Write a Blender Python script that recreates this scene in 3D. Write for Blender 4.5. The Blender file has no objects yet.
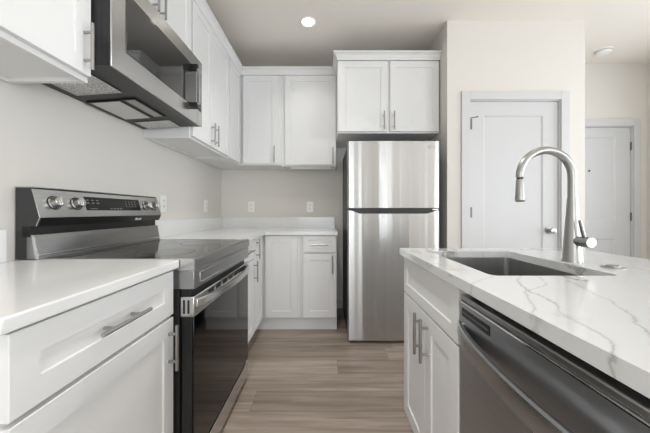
import bpy, bmesh, math, random
from mathutils import Vector, Matrix
random.seed(4)
C = bpy.context.scene.collection
S = bpy.context.scene

# ------------------------------------------------------------------ camera, world, lights, exposure
F_PX = 279.0
cam_d = bpy.data.cameras.new('camera'); cam = bpy.data.objects.new('camera', cam_d); C.objects.link(cam)
cam.location = (0, 0, 1.098); cam.rotation_euler = (math.pi/2, 0, 0)
cam_d.sensor_width = 36; cam_d.lens = 36*F_PX/650
cam_d.shift_x = -0.5/650; cam_d.shift_y = -5.0/650; cam_d.clip_start = 0.01
S.camera = cam
S.view_settings.view_transform = 'Standard'; S.view_settings.look = 'None'
S.view_settings.gamma = 1; S.view_settings.use_curve_mapping = False
S.view_settings.exposure = -0.52
w = bpy.data.worlds.new('daylight'); S.world = w; w.use_nodes = True
w.node_tree.nodes['Background'].inputs[0].default_value = (0.93, 0.97, 1, 1)
w.node_tree.nodes['Background'].inputs[1].default_value = 1.5

def area(name, loc, rot, sx, sy, power, col=(1, 1, 1), shape='RECTANGLE', spread=math.pi):
    d = bpy.data.lights.new(name, 'AREA'); d.shape = shape; d.size = sx; d.size_y = sy
    d.energy = power; d.color = col; d.spread = spread
    o = bpy.data.objects.new(name, d); C.objects.link(o); o.location = loc; o.rotation_euler = rot
    return o
YB, XR = -3.6, 3.58
DAY = (0.89, 0.95, 1.0)
# daylight from unseen, added windows: three at right, one and a slit at rear;
# each gets a level daylight lamp and an upward lamp added to brighten ceilings
ADDED_WIN_R = ((-3.2, -1.75), (-1.45, 0.0), (0.95, 2.25))
ADDED_WIN_B = ((-0.95, 0.45), (1.60, 1.70))  # second opening is a slit added for a bright streak on the fridge
for y0, y1 in ADDED_WIN_R:
    area('daylight', (XR+.06, (y0+y1)/2, 1.4), (math.pi/2, 0, math.pi/2), y1-y0, 2.0, 34 if y0 > 0 else (56 if y0 < -2 else 46), DAY)
    area('ceiling_fill', (XR+.12, (y0+y1)/2, 1.3), (math.pi/2+.75, 0, math.pi/2), y1-y0, 1.6, 14 if y0 > 0 else 34, DAY)  # tilted-up fill lamp, added to lift the ceiling
for (x0, x1), p in zip(ADDED_WIN_B, (34, 12)):
    area('daylight', ((x0+x1)/2, YB-.06, 1.4), (math.pi/2, 0, 0), x1-x0, 2.0, p, DAY)
    area('ceiling_fill', ((x0+x1)/2, YB-.12, 1.3), (math.pi/2+.75, 0, 0), x1-x0, 1.6, p, DAY)

# ------------------------------------------------------------------ materials
def lin(c):
    c /= 255.0
    return c/12.92 if c <= .04045 else ((c+.055)/1.055)**2.4
def rgb(r, g, b): return (lin(r), lin(g), lin(b), 1)
def mat(name, col, rough=.5, metal=0.0, spec=.5, coat=0.0):
    m = bpy.data.materials.new(name); m.use_nodes = True
    b = m.node_tree.nodes['Principled BSDF']
    b.inputs['Base Color'].default_value = col; b.inputs['Roughness'].default_value = rough
    b.inputs['Metallic'].default_value = metal; b.inputs['Specular IOR Level'].default_value = spec
    b.inputs['Coat Weight'].default_value = coat
    return m
def nodes(m): return m.node_tree.nodes, m.node_tree.links, m.node_tree.nodes['Principled BSDF']
def N(ns, t, **k):
    n = ns.new(t)
    for a, v in k.items(): setattr(n, a, v)
    return n
def noise(ns, ls, scale, vec=(1, 1, 1), detail=3, rough=.5, dist=0):
    tc = N(ns, 'ShaderNodeNewGeometry'); mp = N(ns, 'ShaderNodeMapping')
    mp.inputs['Scale'].default_value = vec; ls.new(tc.outputs['Position'], mp.inputs['Vector'])
    n = N(ns, 'ShaderNodeTexNoise'); n.inputs['Scale'].default_value = scale
    n.inputs['Detail'].default_value = detail; n.inputs['Roughness'].default_value = rough
    n.inputs['Distortion'].default_value = dist
    ls.new(mp.outputs[0], n.inputs['Vector']); return n
def ramp(ns, ls, src, stops):
    r = N(ns, 'ShaderNodeValToRGB'); e = r.color_ramp.elements
    while len(e) < len(stops): e.new(.5)
    for el, (p, c) in zip(e, stops): el.position = p; el.color = c
    ls.new(src, r.inputs[0]); return r
def bump(ns, ls, b, src, strength, dist=.01):
    n = N(ns, 'ShaderNodeBump'); n.inputs['Strength'].default_value = strength; n.inputs['Distance'].default_value = dist
    ls.new(src, n.inputs['Height']); ls.new(n.outputs[0], b.inputs['Normal'])

def paint(name, col, rough, sc=180, st=.08):
    m = mat(name, col, rough, spec=.4); ns, ls, b = nodes(m)
    n = noise(ns, ls, sc, detail=2); bump(ns, ls, b, n.outputs[0], st, .002)
    return m
M = {}
M['wall'] = paint('wall_paint', rgb(219, 215, 209), .75)
M['ceiling'] = paint('ceiling_paint', rgb(239, 233, 225), .85)
M['cab'] = paint('white_cabinet_paint', rgb(225, 225, 225), .32, 40, .015)
M['cabin'] = paint('cabinet_interior', rgb(217, 218, 219), .5, 40, .015)
M['trim'] = paint('white_trim_paint', rgb(205, 205, 206), .35, 60, .02)
M['plastic_white'] = mat('white_plastic', rgb(240, 239, 235), .35)
M['slot'] = mat('dark_slot', rgb(30, 30, 30), .6)
M['hinge'] = mat('satin_hinge', (.16, .16, .16, 1), .45, 1)
M['mw_glass'] = mat('microwave_glass', rgb(30, 30, 31), .05); M['mw_glass'].node_tree.nodes['Principled BSDF'].inputs['IOR'].default_value = 2.1
M['black'] = mat('black_plastic', rgb(22, 22, 23), .35)
M['blackmatte'] = mat('black_matte', rgb(30, 30, 31), .6)
M['darkenamel'] = mat('dark_grey_enamel', rgb(48, 48, 50), .45)
M['glass_black'] = mat('black_glass', rgb(10, 10, 11), .05, spec=.4)
M['cooktop'] = mat('black_ceramic_glass', rgb(20, 20, 21), .10, spec=.5); M['cooktop'].node_tree.nodes['Principled BSDF'].inputs['IOR'].default_value = 2.0
M['chrome'] = mat('chrome', (.85, .85, .86, 1), .08, 1)
M['white_mark'] = mat('white_print', rgb(215, 215, 215), .5)
M['grey_mark'] = mat('grey_print', rgb(110, 110, 112), .5)
def steel(name, col, rough, vec, st=.02, var=.06, sc=1.0):
    m = mat(name, col, rough, 1.0); ns, ls, b = nodes(m)
    n = noise(ns, ls, sc, vec, 4, .6)
    c2 = tuple(min(1, x*(1+var)) for x in col[:3])+(1,); c1 = tuple(x*(1-var) for x in col[:3])+(1,)
    r = ramp(ns, ls, n.outputs[0], [(.3, c1), (.7, c2)]); ls.new(r.outputs[0], b.inputs['Base Color'])
    bump(ns, ls, b, n.outputs[0], st, .004)
    return m
def aniso(m, a, rot):
    ns, ls, b = nodes(m); t = N(ns, 'ShaderNodeTangent', direction_type='RADIAL', axis='Z')
    ls.new(t.outputs[0], b.inputs['Tangent']); b.inputs['Anisotropic'].default_value = a; b.inputs['Anisotropic Rotation'].default_value = rot
    return m
M['steel_fridge'] = aniso(steel('brushed_steel_upright', (.53, .53, .53, 1), .25, (11, 11, .12), .10, .07), .96, .25)
M['steel'] = steel('brushed_steel', (.60, .60, .595, 1), .25, (260, 3, 260), .02)
M['steel_dark'] = steel('dark_brushed_steel', (.36, .36, .36, 1), .30, (260, 2, 260), .02)
M['steel_handle'] = steel('handle_steel', (.41, .42, .43, 1), .26, (260, 2, 260), .02)
M['steel_dw'] = aniso(steel('dishwasher_steel', (.42, .43, .445, 1), .34, (6, 1.2, 260), .02), .7, .25)
M['nickel'] = mat('brushed_nickel', (.40, .395, .39, 1), .3, 1)
M['nickel_warm'] = mat('satin_nickel', (.37, .365, .355, 1), .31, 1)
M['sink'] = steel('sink_steel', (.42, .42, .42, 1), .33, (40, 40, 4), .03)

# filter mesh
m = mat('grease_filter_mesh', rgb(170, 170, 168), .35, .9); ns, ls, b = nodes(m)
n = noise(ns, ls, 260, detail=1); r = ramp(ns, ls, n.outputs[0], [(.38, rgb(120, 120, 120)), (.6, rgb(240, 240, 238))])
ls.new(r.outputs[0], b.inputs['Base Color']); bump(ns, ls, b, n.outputs[0], .4, .004); M['filter'] = m
M['lens'] = mat('frosted_lamp_lens', rgb(205, 205, 203), .3)

# quartz counters; where the grey veins of the island slab run: (y, x) points
VEINS = [
    ([(.20, .33), (.424, .491), (.448, .505), (.491, .540), (.558, .579), (.646, .612), (.749, .651), (.80, .69)], .18, .80, .0020, .62),
    ([(.30, .35), (.36, .370), (.38, .394), (.424, .415), (.46, .421), (.491, .4226), (.567, .464), (.65, .472), (.72, .50), (.80, .56)], .30, .80, .0020, .62),
    ([(.60, .30), (.70, .360), (.718, .377), (.784, .465), (.80, .49)], .60, .80, .0018, .5),
    ([(.17, .62), (.30, .74), (.45, .80), (.60, .95), (.80, 1.0), (1.0, 1.0)], .17, 1.0, .002, .4),
    ([(.42, .36), (.50, .372), (.53, .40), (.58, .42), (.64, .46), (.70, .55), (.79, .60)], .45, .79, .0018, .45),
]
def quartz(name, base, vein_on):
    m = mat(name, base, .13, spec=.45); ns, ls, b = nodes(m)
    cl = noise(ns, ls, 1.6, detail=5, rough=.6, dist=.4)
    r = ramp(ns, ls, cl.outputs[0], [(.3, tuple(x*.94 for x in base[:3])+(1,)), (.6, base)])
    col = r.outputs[0]
    if vein_on:
        for sc, wdt, colr, off, thr in ((1.15, .0065, rgb(140, 138, 134), 0.0, .44), (2.3, .010, rgb(165, 163, 160), 7.3, .5)):
            g = N(ns, 'ShaderNodeNewGeometry'); mp = N(ns, 'ShaderNodeMapping')
            mp.inputs['Location'].default_value = (off, off*.4, .2); ls.new(g.outputs['Position'], mp.inputs['Vector'])
            mp.inputs['Rotation'].default_value = (0, 0, .7); mp.inputs['Scale'].default_value = (1.0, .55, 1.0)
            a = N(ns, 'ShaderNodeTexNoise'); a.inputs['Scale'].default_value = sc; a.inputs['Detail'].default_value = 6
            a.inputs['Roughness'].default_value = .58; ls.new(mp.outputs[0], a.inputs['Vector'])
            s = N(ns, 'ShaderNodeMath', operation='SUBTRACT'); s.inputs[1].default_value = .5; ls.new(a.outputs[0], s.inputs[0])
            ab = N(ns, 'ShaderNodeMath', operation='ABSOLUTE'); ls.new(s.outputs[0], ab.inputs[0])
            vr = ramp(ns, ls, ab.outputs[0], [(0, (1, 1, 1, 1)), (wdt, (0, 0, 0, 1))])
            mk = noise(ns, ls, 1.7+off*.1, detail=2); mr = ramp(ns, ls, mk.outputs[0], [(thr, (0, 0, 0, 1)), (thr+.1, (1, 1, 1, 1))])
            mu = N(ns, 'ShaderNodeMath', operation='MULTIPLY'); ls.new(vr.outputs[0], mu.inputs[0]); ls.new(mr.outputs[0], mu.inputs[1])
            mx = N(ns, 'ShaderNodeMixRGB'); ls.new(mu.outputs[0], mx.inputs[0]); ls.new(col, mx.inputs[1]); mx.inputs[2].default_value = colr
            col = mx.outputs[0]
    if vein_on:
        g = N(ns, 'ShaderNodeNewGeometry'); sp = N(ns, 'ShaderNodeSeparateXYZ'); ls.new(g.outputs['Position'], sp.inputs[0])
        wob = noise(ns, ls, 22, detail=4, rough=.6); fade = noise(ns, ls, 9, detail=2)
        fr_ = ramp(ns, ls, fade.outputs[0], [(.30, (.25, .25, .25, 1)), (.62, (1, 1, 1, 1))])
        def mm(op, a_, b_):
            n_ = N(ns, 'ShaderNodeMath', operation=op)
            for i_, v_ in enumerate((a_, b_)):
                if isinstance(v_, (int, float)): n_.inputs[i_].default_value = v_
                else: ls.new(v_, n_.inputs[i_])
            return n_.outputs[0]
        for pts_, y0_, y1_, wd_, al in VEINS:
            fc = N(ns, 'ShaderNodeFloatCurve'); cu_ = fc.mapping.curves[0]
            cu_.points[0].location = pts_[0]; cu_.points[1].location = pts_[-1]
            for p_ in pts_[1:-1]: cu_.points.new(*p_)
            fc.mapping.update(); ls.new(sp.outputs[1], fc.inputs['Value'])
            d_ = mm('SUBTRACT', mm('SUBTRACT', sp.outputs[0], fc.outputs[0]), mm('MULTIPLY', mm('SUBTRACT', wob.outputs[0], .5), .035))
            core = ramp(ns, ls, mm('ABSOLUTE', d_, 0), [(0, (1, 1, 1, 1)), (wd_, (.25, .25, .25, 1)), (wd_*5, (0, 0, 0, 1))]).outputs[0]
            rng = mm('MULTIPLY', mm('GREATER_THAN', sp.outputs[1], y0_), mm('LESS_THAN', sp.outputs[1], y1_))
            k_ = mm('MULTIPLY', mm('MULTIPLY', core, fr_.outputs[0]), mm('MULTIPLY', rng, al))
            mx = N(ns, 'ShaderNodeMixRGB'); ls.new(k_, mx.inputs[0]); ls.new(col, mx.inputs[1]); mx.inputs[2].default_value = rgb(128, 125, 121); col = mx.outputs[0]
    ls.new(col, b.inputs['Base Color']); return m
M['quartz'] = quartz('white_quartz', rgb(226, 226, 225), False)
M['quartz_vein'] = quartz('veined_white_quartz', rgb(210, 211, 211), True)

# plank floor (planks run across, 0.178 wide)
m = mat('vinyl_plank_floor', rgb(140, 125, 112), .38, spec=.4); ns, ls, b = nodes(m)
g = N(ns, 'ShaderNodeNewGeometry'); sx = N(ns, 'ShaderNodeSeparateXYZ'); ls.new(g.outputs['Position'], sx.inputs[0])
def mth(op, a, bv=None, c=None):
    n = N(ns, 'ShaderNodeMath', operation=op)
    for i, v in enumerate((a, bv, c)):
        if v is None: continue
        if isinstance(v, (int, float)): n.inputs[i].default_value = v
        else: ls.new(v, n.inputs[i])
    return n.outputs[0]
yy = mth('DIVIDE', mth('SUBTRACT', sx.outputs[1], 1.53), .178)
row = mth('FLOOR', yy); fy = mth('FRACT', yy); t = mth('SUBTRACT', row, 2)
off = mth('ADD', mth('MULTIPLY', t, .316), mth('MULTIPLY', mth('SUBTRACT', mth('MULTIPLY', t, t), t), .37))
xx = mth('SUBTRACT', mth('SUBTRACT', mth('DIVIDE', sx.outputs[0], 1.22), .0689), off)
colm = mth('FLOOR', xx); fx = mth('FRACT', xx)
cv = N(ns, 'ShaderNodeCombineXYZ'); ls.new(row, cv.inputs[0]); ls.new(colm, cv.inputs[1])
wn = N(ns, 'ShaderNodeTexWhiteNoise', noise_dimensions='2D'); ls.new(cv.outputs[0], wn.inputs['Vector'])
gv = N(ns, 'ShaderNodeCombineXYZ')
ls.new(mth('ADD', mth('MULTIPLY', sx.outputs[0], 1.6), mth('MULTIPLY', wn.outputs[0], 37)), gv.inputs[0])
ls.new(mth('MULTIPLY', sx.outputs[1], 24), gv.inputs[1]); ls.new(mth('MULTIPLY', wn.outputs[0], 11), gv.inputs[2])
gn = N(ns, 'ShaderNodeTexNoise'); gn.inputs['Scale'].default_value = 1.0; gn.inputs['Detail'].default_value = 6
gn.inputs['Roughness'].default_value = .62; gn.inputs['Distortion'].default_value = .45; ls.new(gv.outputs[0], gn.inputs['Vector'])
gr = ramp(ns, ls, gn.outputs[0], [(.28, rgb(122, 110, 101)), (.5, rgb(152, 139, 128)), (.72, rgb(176, 162, 151))])
pv = ramp(ns, ls, wn.outputs[0], [(0, rgb(216, 213, 210)), (1, rgb(255, 254, 252))])
mx = N(ns, 'ShaderNodeMixRGB', blend_type='MULTIPLY'); mx.inputs[0].default_value = 1
ls.new(gr.outputs[0], mx.inputs[1]); ls.new(pv.outputs[0], mx.inputs[2])
seam = mth('MAXIMUM', mth('LESS_THAN', fy, .013), mth('LESS_THAN', fx, .0018))
mx2 = N(ns, 'ShaderNodeMixRGB'); ls.new(mth('MULTIPLY', seam, .55), mx2.inputs[0]); ls.new(mx.outputs[0], mx2.inputs[1])
mx2.inputs[2].default_value = rgb(78, 68, 60); ls.new(mx2.outputs[0], b.inputs['Base Color'])
bump(ns, ls, b, gn.outputs[0], .06, .003); M['floor'] = m

def emit(name, col, s):
    m = bpy.data.materials.new(name); m.use_nodes = True; b = m.node_tree.nodes['Principled BSDF']
    b.inputs['Base Color'].default_value = (.9, .9, .9, 1)
    b.inputs['Emission Color'].default_value = col; b.inputs['Emission Strength'].default_value = s; return m
M['lamp'] = emit('lamp_diffuser', (1, .96, .9, 1), 6)

# ------------------------------------------------------------------ mesh helpers
ORIG = {}
class B:
    def __init__(s): s.bm = bmesh.new()
    def _merge(s, b2):
        me = bpy.data.meshes.new('tmp'); b2.to_mesh(me); b2.free(); s.bm.from_mesh(me); bpy.data.meshes.remove(me); return s
    def box(s, x0, y0, z0, x1, y1, z1, bev=0.0, seg=2):
        b = bmesh.new(); bmesh.ops.create_cube(b, size=1)
        x0, x1 = sorted((x0, x1)); y0, y1 = sorted((y0, y1)); z0, z1 = sorted((z0, z1))
        for v in b.verts:
            v.co = Vector(((x0+x1)/2+v.co.x*(x1-x0), (y0+y1)/2+v.co.y*(y1-y0), (z0+z1)/2+v.co.z*(z1-z0)))
        if bev: bmesh.ops.bevel(b, geom=b.edges[:], offset=bev, segments=seg, affect='EDGES', profile=.5)
        return s._merge(b)
    def tube(s, pts, rad, seg=16, caps=True):
        pts = [Vector(p) for p in pts]; n = len(pts)
        if not hasattr(rad, '__len__'): rad = [rad]*n
        b = bmesh.new(); rings = []; up = None
        for i, p in enumerate(pts):
            t = (pts[min(i+1, n-1)]-pts[max(i-1, 0)])
            if t.length < 1e-9: t = pts[i]-pts[i-1] if i else pts[1]-pts[0]
            t.normalize()
            if up is None:
                a = Vector((0, 0, 1)) if abs(t.z) < .9 else Vector((1, 0, 0)); up = t.cross(a).normalized()
            else: up = (up-t*up.dot(t)).normalized()
            w2 = t.cross(up); r = rad[i]
            rx, ry = r if hasattr(r, '__len__') else (r, r)
            rings.append([b.verts.new(p+up*math.cos(2*math.pi*k/seg)*rx+w2*math.sin(2*math.pi*k/seg)*ry) for k in range(seg)])
        for a, c in zip(rings, rings[1:]):
            for k in range(seg): b.faces.new((a[k], a[(k+1) % seg], c[(k+1) % seg], c[k]))
        if caps: b.faces.new(rings[0][::-1]); b.faces.new(rings[-1])
        return s._merge(b)
    def lathe(s, base, axis, prof, seg=32):
        """prof: list of (distance along axis, radius)"""
        base = Vector(base); axis = Vector(axis).normalized()
        return s._lathe(base, axis, prof, seg)
    def _lathe(s, base, axis, prof, seg):
        a = Vector((0, 0, 1)) if abs(axis.z) < .9 else Vector((1, 0, 0)); u = axis.cross(a).normalized(); v = axis.cross(u)
        b = bmesh.new(); rings = []
        for d, r in prof:
            if r < 1e-6: rings.append([b.verts.new(base+axis*d)])
            else: rings.append([b.verts.new(base+axis*d+u*math.cos(2*math.pi*k/seg)*r+v*math.sin(2*math.pi*k/seg)*r) for k in range(seg)])
        for p, q in zip(rings, rings[1:]):
            for k in range(seg):
                k2 = (k+1) % seg
                if len(p) == 1 and len(q) == 1: continue
                if len(p) == 1: b.faces.new((p[0], q[k2], q[k]))
                elif len(q) == 1: b.faces.new((p[k], p[k2], q[0]))
                else: b.faces.new((p[k], p[k2], q[k2], q[k]))
        if len(rings[0]) > 1: b.faces.new(rings[0][::-1])
        if len(rings[-1]) > 1: b.faces.new(rings[-1])
        return s._merge(b)
    def prism(s, poly, axis, a0, a1, bev=0.0):
        """poly in the two other axes (x: (y,z), y: (x,z), z: (x,y)), extruded a0..a1"""
        b = bmesh.new()
        def co(p, a): return {'x': (a, p[0], p[1]), 'y': (p[0], a, p[1]), 'z': (p[0], p[1], a)}[axis]
        r0 = [b.verts.new(co(p, a0)) for p in poly]; r1 = [b.verts.new(co(p, a1)) for p in poly]
        n = len(poly); b.faces.new(r0); b.faces.new(r1[::-1])
        for k in range(n): b.faces.new((r0[k], r1[k], r1[(k+1) % n], r0[(k+1) % n]))
        if bev: bmesh.ops.bevel(b, geom=b.edges[:], offset=bev, segments=2, affect='EDGES', profile=.5)
        bmesh.ops.recalc_face_normals(b, faces=b.faces[:])
        return s._merge(b)
    def sweep(s, prof, path, outs):
        """prof (d,z) mitred along path points with per-point outward vectors"""
        b = bmesh.new(); rings = []
        for p, o in zip(path, outs):
            rings.append([b.verts.new((p[0]+o[0]*d, p[1]+o[1]*d, z)) for d, z in prof])
        n = len(prof)
        for a, c in zip(rings, rings[1:]):
            for k in range(n): b.faces.new((a[k], a[(k+1) % n], c[(k+1) % n], c[k]))
        b.faces.new(rings[0]); b.faces.new(rings[-1][::-1])
        return s._merge(b)
    def xf(s, mtx): bmesh.ops.transform(s.bm, matrix=mtx, verts=s.bm.verts[:]); return s

def finish(o, bm, m):
    bmesh.ops.recalc_face_normals(bm, faces=bm.faces[:])
    me = bpy.data.meshes.new(o if isinstance(o, str) else o.name)
    bm.to_mesh(me); bm.free()
    for p in me.polygons: p.use_smooth = True
    try: me.set_sharp_from_angle(angle=math.radians(22))
    except Exception: pass
    me.materials.append(M[m] if isinstance(m, str) else m)
    return me
def root_of(o):
    while o.parent: o = o.parent
    return o
def part(name, b, m, parent, label=None, kind=None):
    r = root_of(parent); L = ORIG[r.name]
    bmesh.ops.translate(b.bm, verts=b.bm.verts[:], vec=-L)
    if parent is not r and False: pass
    me = finish(name, b.bm, m); o = bpy.data.objects.new(name, me); C.objects.link(o); o.parent = parent
    if label: o['label'] = label
    if kind: o['kind'] = kind
    return o
def thing(name, label, cat, loc, group=None):
    o = bpy.data.objects.new(name, None); o.empty_display_size = .1; C.objects.link(o); o.location = loc
    ORIG[o.name] = Vector(loc); o['label'] = label; o['category'] = cat
    if group: o['group'] = group
    return o
def single(name, b, m, label=None, cat=None, group=None, kind=None, desc=None):
    xs = [v.co for v in b.bm.verts]
    L = Vector(((min(v.x for v in xs)+max(v.x for v in xs))/2, (min(v.y for v in xs)+max(v.y for v in xs))/2, min(v.z for v in xs)))
    bmesh.ops.translate(b.bm, verts=b.bm.verts[:], vec=-L)
    me = finish(name, b.bm, m); o = bpy.data.objects.new(name, me); C.objects.link(o); o.location = L; ORIG[o.name] = L
    if label: o['label'] = label
    if cat: o['category'] = cat
    if group: o['group'] = group
    if kind: o['kind'] = kind
    return o
def struct(name, b, m, label, cat): return single(name, b, m, label, cat, kind='structure')

# shaker front in local space: x width, z height, front at y=0 facing -Y, back at y=t
def shaker(wd, h, t=.02, rail=.06, rec=.006):
    b = B(); bm = b.bm; ch = .0015
    def ring(x0, z0, x1, z1, y): return [bm.verts.new(p) for p in ((x0, y, z0), (x1, y, z0), (x1, y, z1), (x0, y, z1))]
    rs = [ring(0, 0, wd, h, t), ring(0, 0, wd, h, ch), ring(ch, ch, wd-ch, h-ch, 0), ring(rail, rail, wd-rail, h-rail, 0),
          ring(rail+.0015, rail+.0015, wd-rail-.0015, h-rail-.0015, rec)]
    bm.faces.new(rs[0]); bm.faces.new(rs[-1][::-1])
    for a, c in zip(rs, rs[1:]):
        for k in range(4): bm.faces.new((a[k], a[(k+1) % 4], c[(k+1) % 4], c[k]))
    return b
def pull(cx, cz, L=.165, vertical=True, post=.05, out=.03, r=.006):
    b = B(); d = (0, 0, 1) if vertical else (1, 0, 0); D = Vector(d); c = Vector((cx, -out, cz))
    b.tube([c-D*L/2, c+D*L/2], r, 20)
    for s in (-1, 1): b.tube([c+D*s*post, c+D*s*post+Vector((0, out, 0))], r*.85, 12)
    return b
# placement: face 'L' = left run (faces +X), 'K' = back run (faces -Y), 'I' = island (faces -X)
def M4(face, a, plane, z):
    if face == 'K': return Matrix.Translation((a, plane, z))
    if face == 'L': return Matrix.Translation((plane, a, z)) @ Matrix.Rotation(math.pi/2, 4, 'Z')
    return Matrix.Translation((plane, a, z)) @ Matrix.Rotation(-math.pi/2, 4, 'Z')
def front(root, name, face, a0, a1, z0, z1, plane, handle=None, rail=.06, hname='handle', hl=None):
    """a0<a1 along the run; handle=('v', offset from a0, z centre) or ('h', centre offset, z centre)"""
    start = a1 if face == 'I' else a0
    mt = M4(face, start, plane, z0)
    d = part(name, shaker(a1-a0, z1-z0, rail=rail).xf(mt), 'cab', root)
    if handle:
        k, u, zc = handle
        if face == 'I': u = (a1-a0)-u
        part('handle', pull(u, zc-z0, hl or .165, k == 'v').xf(mt), 'nickel', d)
    return d

# ------------------------------------------------------------------ dimensions
XW, YW, ZC = -1.183, 3.17, 2.743
XP, YP, XP2 = 1.05, 2.407, 2.239          # pantry bump-out
YE = 3.11                                   # entrance wall
ZT, ZU = .914, .884                        # counter top / underside
# ------------------------------------------------------------------ the room
struct('floor', B().box(XW-.1, YB-.1, -.05, XR+.1, YW+.15, 0), 'floor', 'grey-brown wood plank floor of the kitchen aisle', 'floor')
carpet = paint('added_bounce_carpet', rgb(214, 207, 198), .95, 90, .4)  # unseen carpet, added to bounce light up and brighten the fridge reflection
struct('floor_bounce_carpet', B().box(XW, YB, 0, XR, -.75, .012), carpet, 'unseen pale carpet added behind the viewer to bounce light', 'floor')
struct('ceiling', B().box(XW-.1, YB-.1, ZC, XR+.1, YW+.15, ZC+.05), 'ceiling', 'flat beige painted ceiling', 'ceiling')
struct('wall_left', B().box(XW-.1, YB-.1, 0, XW, YW+.1, ZC), 'wall', 'beige wall behind the range and left counters', 'wall')
struct('wall_back', B().box(XW, YW, 0, XP+.1, YW+.1, ZC), 'wall', 'beige wall behind the far counter and fridge', 'wall')
DL, DR, DT = 1.249, 2.016, 2.052            # pantry opening (leaf)
g = .008
struct('wall_pantry', B().box(XP, YP, 0, DL-g, YP+.1, ZC).box(DR+g, YP, 0, XP2, YP+.1, ZC).box(DL-g, YP, DT+g, DR+g, YP+.1, ZC)
       .box(XP, YP+.1, 0, XP+.1, YW, ZC).box(XP2-.1, YP+.1, 0, XP2, YW+.1, ZC), 'wall', 'off-white wall around the closet door', 'wall')
EL, ER, ET = 2.503, 3.417, 2.04
struct('wall_entry', B().box(XP2, YE, 0, EL-g, YE+.1, ZC).box(ER+g, YE, 0, XR, YE+.1, ZC).box(EL-g, YE, ET+g, ER+g, YE+.1, ZC), 'wall',
       'beige wall around the entrance door', 'wall')
ZW0, ZW1 = .35, 2.42
def wall_with_windows(axis, lo, hi, pos0, pos1, wins):
    b = B()
    def bx(u0, u1, z0, z1):
        if axis == 'y': b.box(u0, pos0, z0, u1, pos1, z1)
        else: b.box(pos0, u0, z0, pos1, u1, z1)
    e = lo
    for u0, u1 in wins:
        bx(e, u0, 0, ZC); bx(u0, u1, 0, ZW0); bx(u0, u1, ZW1, ZC); e = u1
    bx(e, hi, 0, ZC); return b
struct('wall_right', wall_with_windows('x', YB-.1, YE+.1, XR, XR+.1, ADDED_WIN_R), 'wall', 'beige wall at the right of the entrance', 'wall')
struct('wall_rear', wall_with_windows('y', XW, XR, YB-.1, YB, ADDED_WIN_B), 'wall', 'beige living room wall behind the viewer', 'wall')
def added_winframe(n, axis, a0, a1, pos):
    b = B(); t = .05
    def bx(u0, z0, u1, z1):
        if axis == 'y': b.box(u0, pos-.03, z0, u1, pos+.02, z1)
        else: b.box(pos-.02, u0, z0, pos+.03, u1, z1)
    if a1-a0 < .3: t = .012
    bx(a0, ZW0, a1, ZW0+t); bx(a0, ZW1-t, a1, ZW1); bx(a0, ZW0, a0+t, ZW1); bx(a1-t, ZW0, a1, ZW1)
    if a1-a0 > .3: bx(a0, 1.36, a1, 1.40)
    struct('window_%d' % n, b, 'trim', 'unseen white window frame around an added daylight opening', 'window')  # frames of the invented windows, added for daylight and reflections
k = 1
for u0, u1 in ADDED_WIN_R: added_winframe(k, 'x', u0, u1, XR); k += 1
for u0, u1 in ADDED_WIN_B: added_winframe(k, 'y', u0, u1, YB); k += 1

# doors
def panel_door(w_, h_, panels, t=.035):
    """front at y=0 facing -Y; recessed panels [(x0,z0,x1,z1)] built from stiles and rails"""
    b = B(); xs0, xs1 = panels[0][0], panels[0][2]
    b.box(0, 0, 0, xs0, t, h_).box(xs1, 0, 0, w_, t, h_)
    zz = [0]+[z for p in sorted(panels, key=lambda p: p[1]) for z in (p[1], p[3])]+[h_]
    for k in range(0, len(zz), 2): b.box(xs0, 0, zz[k], xs1, t, zz[k+1])
    for x0, z0, x1, z1 in panels:
        b2 = bmesh.new(); d = .009; s = .012
        o = [b2.verts.new(p) for p in ((x0, 0, z0), (x1, 0, z0), (x1, 0, z1), (x0, 0, z1))]
        i = [b2.verts.new(p) for p in ((x0+s, d, z0+s), (x1-s, d, z0+s), (x1-s, d, z1-s), (x0+s, d, z1-s))]
        for k in range(4): b2.faces.new((o[k], o[(k+1) % 4], i[(k+1) % 4], i[k]))
        b2.faces.new(i); b._merge(b2)
        b.box(x0-.001, d+.001, z0-.001, x1+.001, t, z1+.001)
    return b
pw = DR-DL
d1 = struct('door_1', panel_door(pw, DT-.012, [(.125, .25, pw-.127, 1.92)]).xf(Matrix.Translation((DL, YP+.015, .012))),
            'trim', 'white panelled closet door beside the fridge', 'door')
def hinge(b, x, y, z, h=.09): b.tube([(x, y, z-h/2), (x, y, z+h/2)], .007, 12).box(x-.004, y, z-h/2, x+.022, y+.012, z+h/2); return b
for z in (1.855, 1.09, .3): part('hinge', hinge(B(), DL-.003, YP+.006, z), 'hinge', d1)
hb = B().tube([(DL, YP-.002, 1.905), (DL+.05, YP-.012, 1.91)], .0035, 8).lathe((DL+.05, YP-.012, 1.91), (0, -1, 0), [(0, .006), (.012, .006)], 10)
part('hinge_stop', hb, 'hinge', d1)
kx, kz = 1.935, .935
part('knob', B().lathe((kx, YP+.015, kz), (0, -1, 0), [(0, .031), (.008, .031), (.012, .014), (.03, .011), (.036, .022), (.05, .028), (.06, .024), (.066, 0)], 24), 'nickel', d1)
ew = ER-EL
d2 = struct('door_2', panel_door(ew, ET-.012, [(.14, .2, ew-.165, .78), (.14, .985, ew-.165, 1.92)]).xf(Matrix.Translation((EL, YE+.02, .012))),
            'trim', 'white two-panel entrance door at far right', 'door')
for z in (1.83, 1.04, .25): part('hinge', hinge(B(), ER+.003, YE+.008, z), 'hinge', d2)
part('peephole', B().lathe((2.96, YE+.021, 1.555), (0, -1, 0), [(0, .009), (.004, .009), (.005, .005), (.006, .0)], 14), 'blackmatte', d2)
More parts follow.
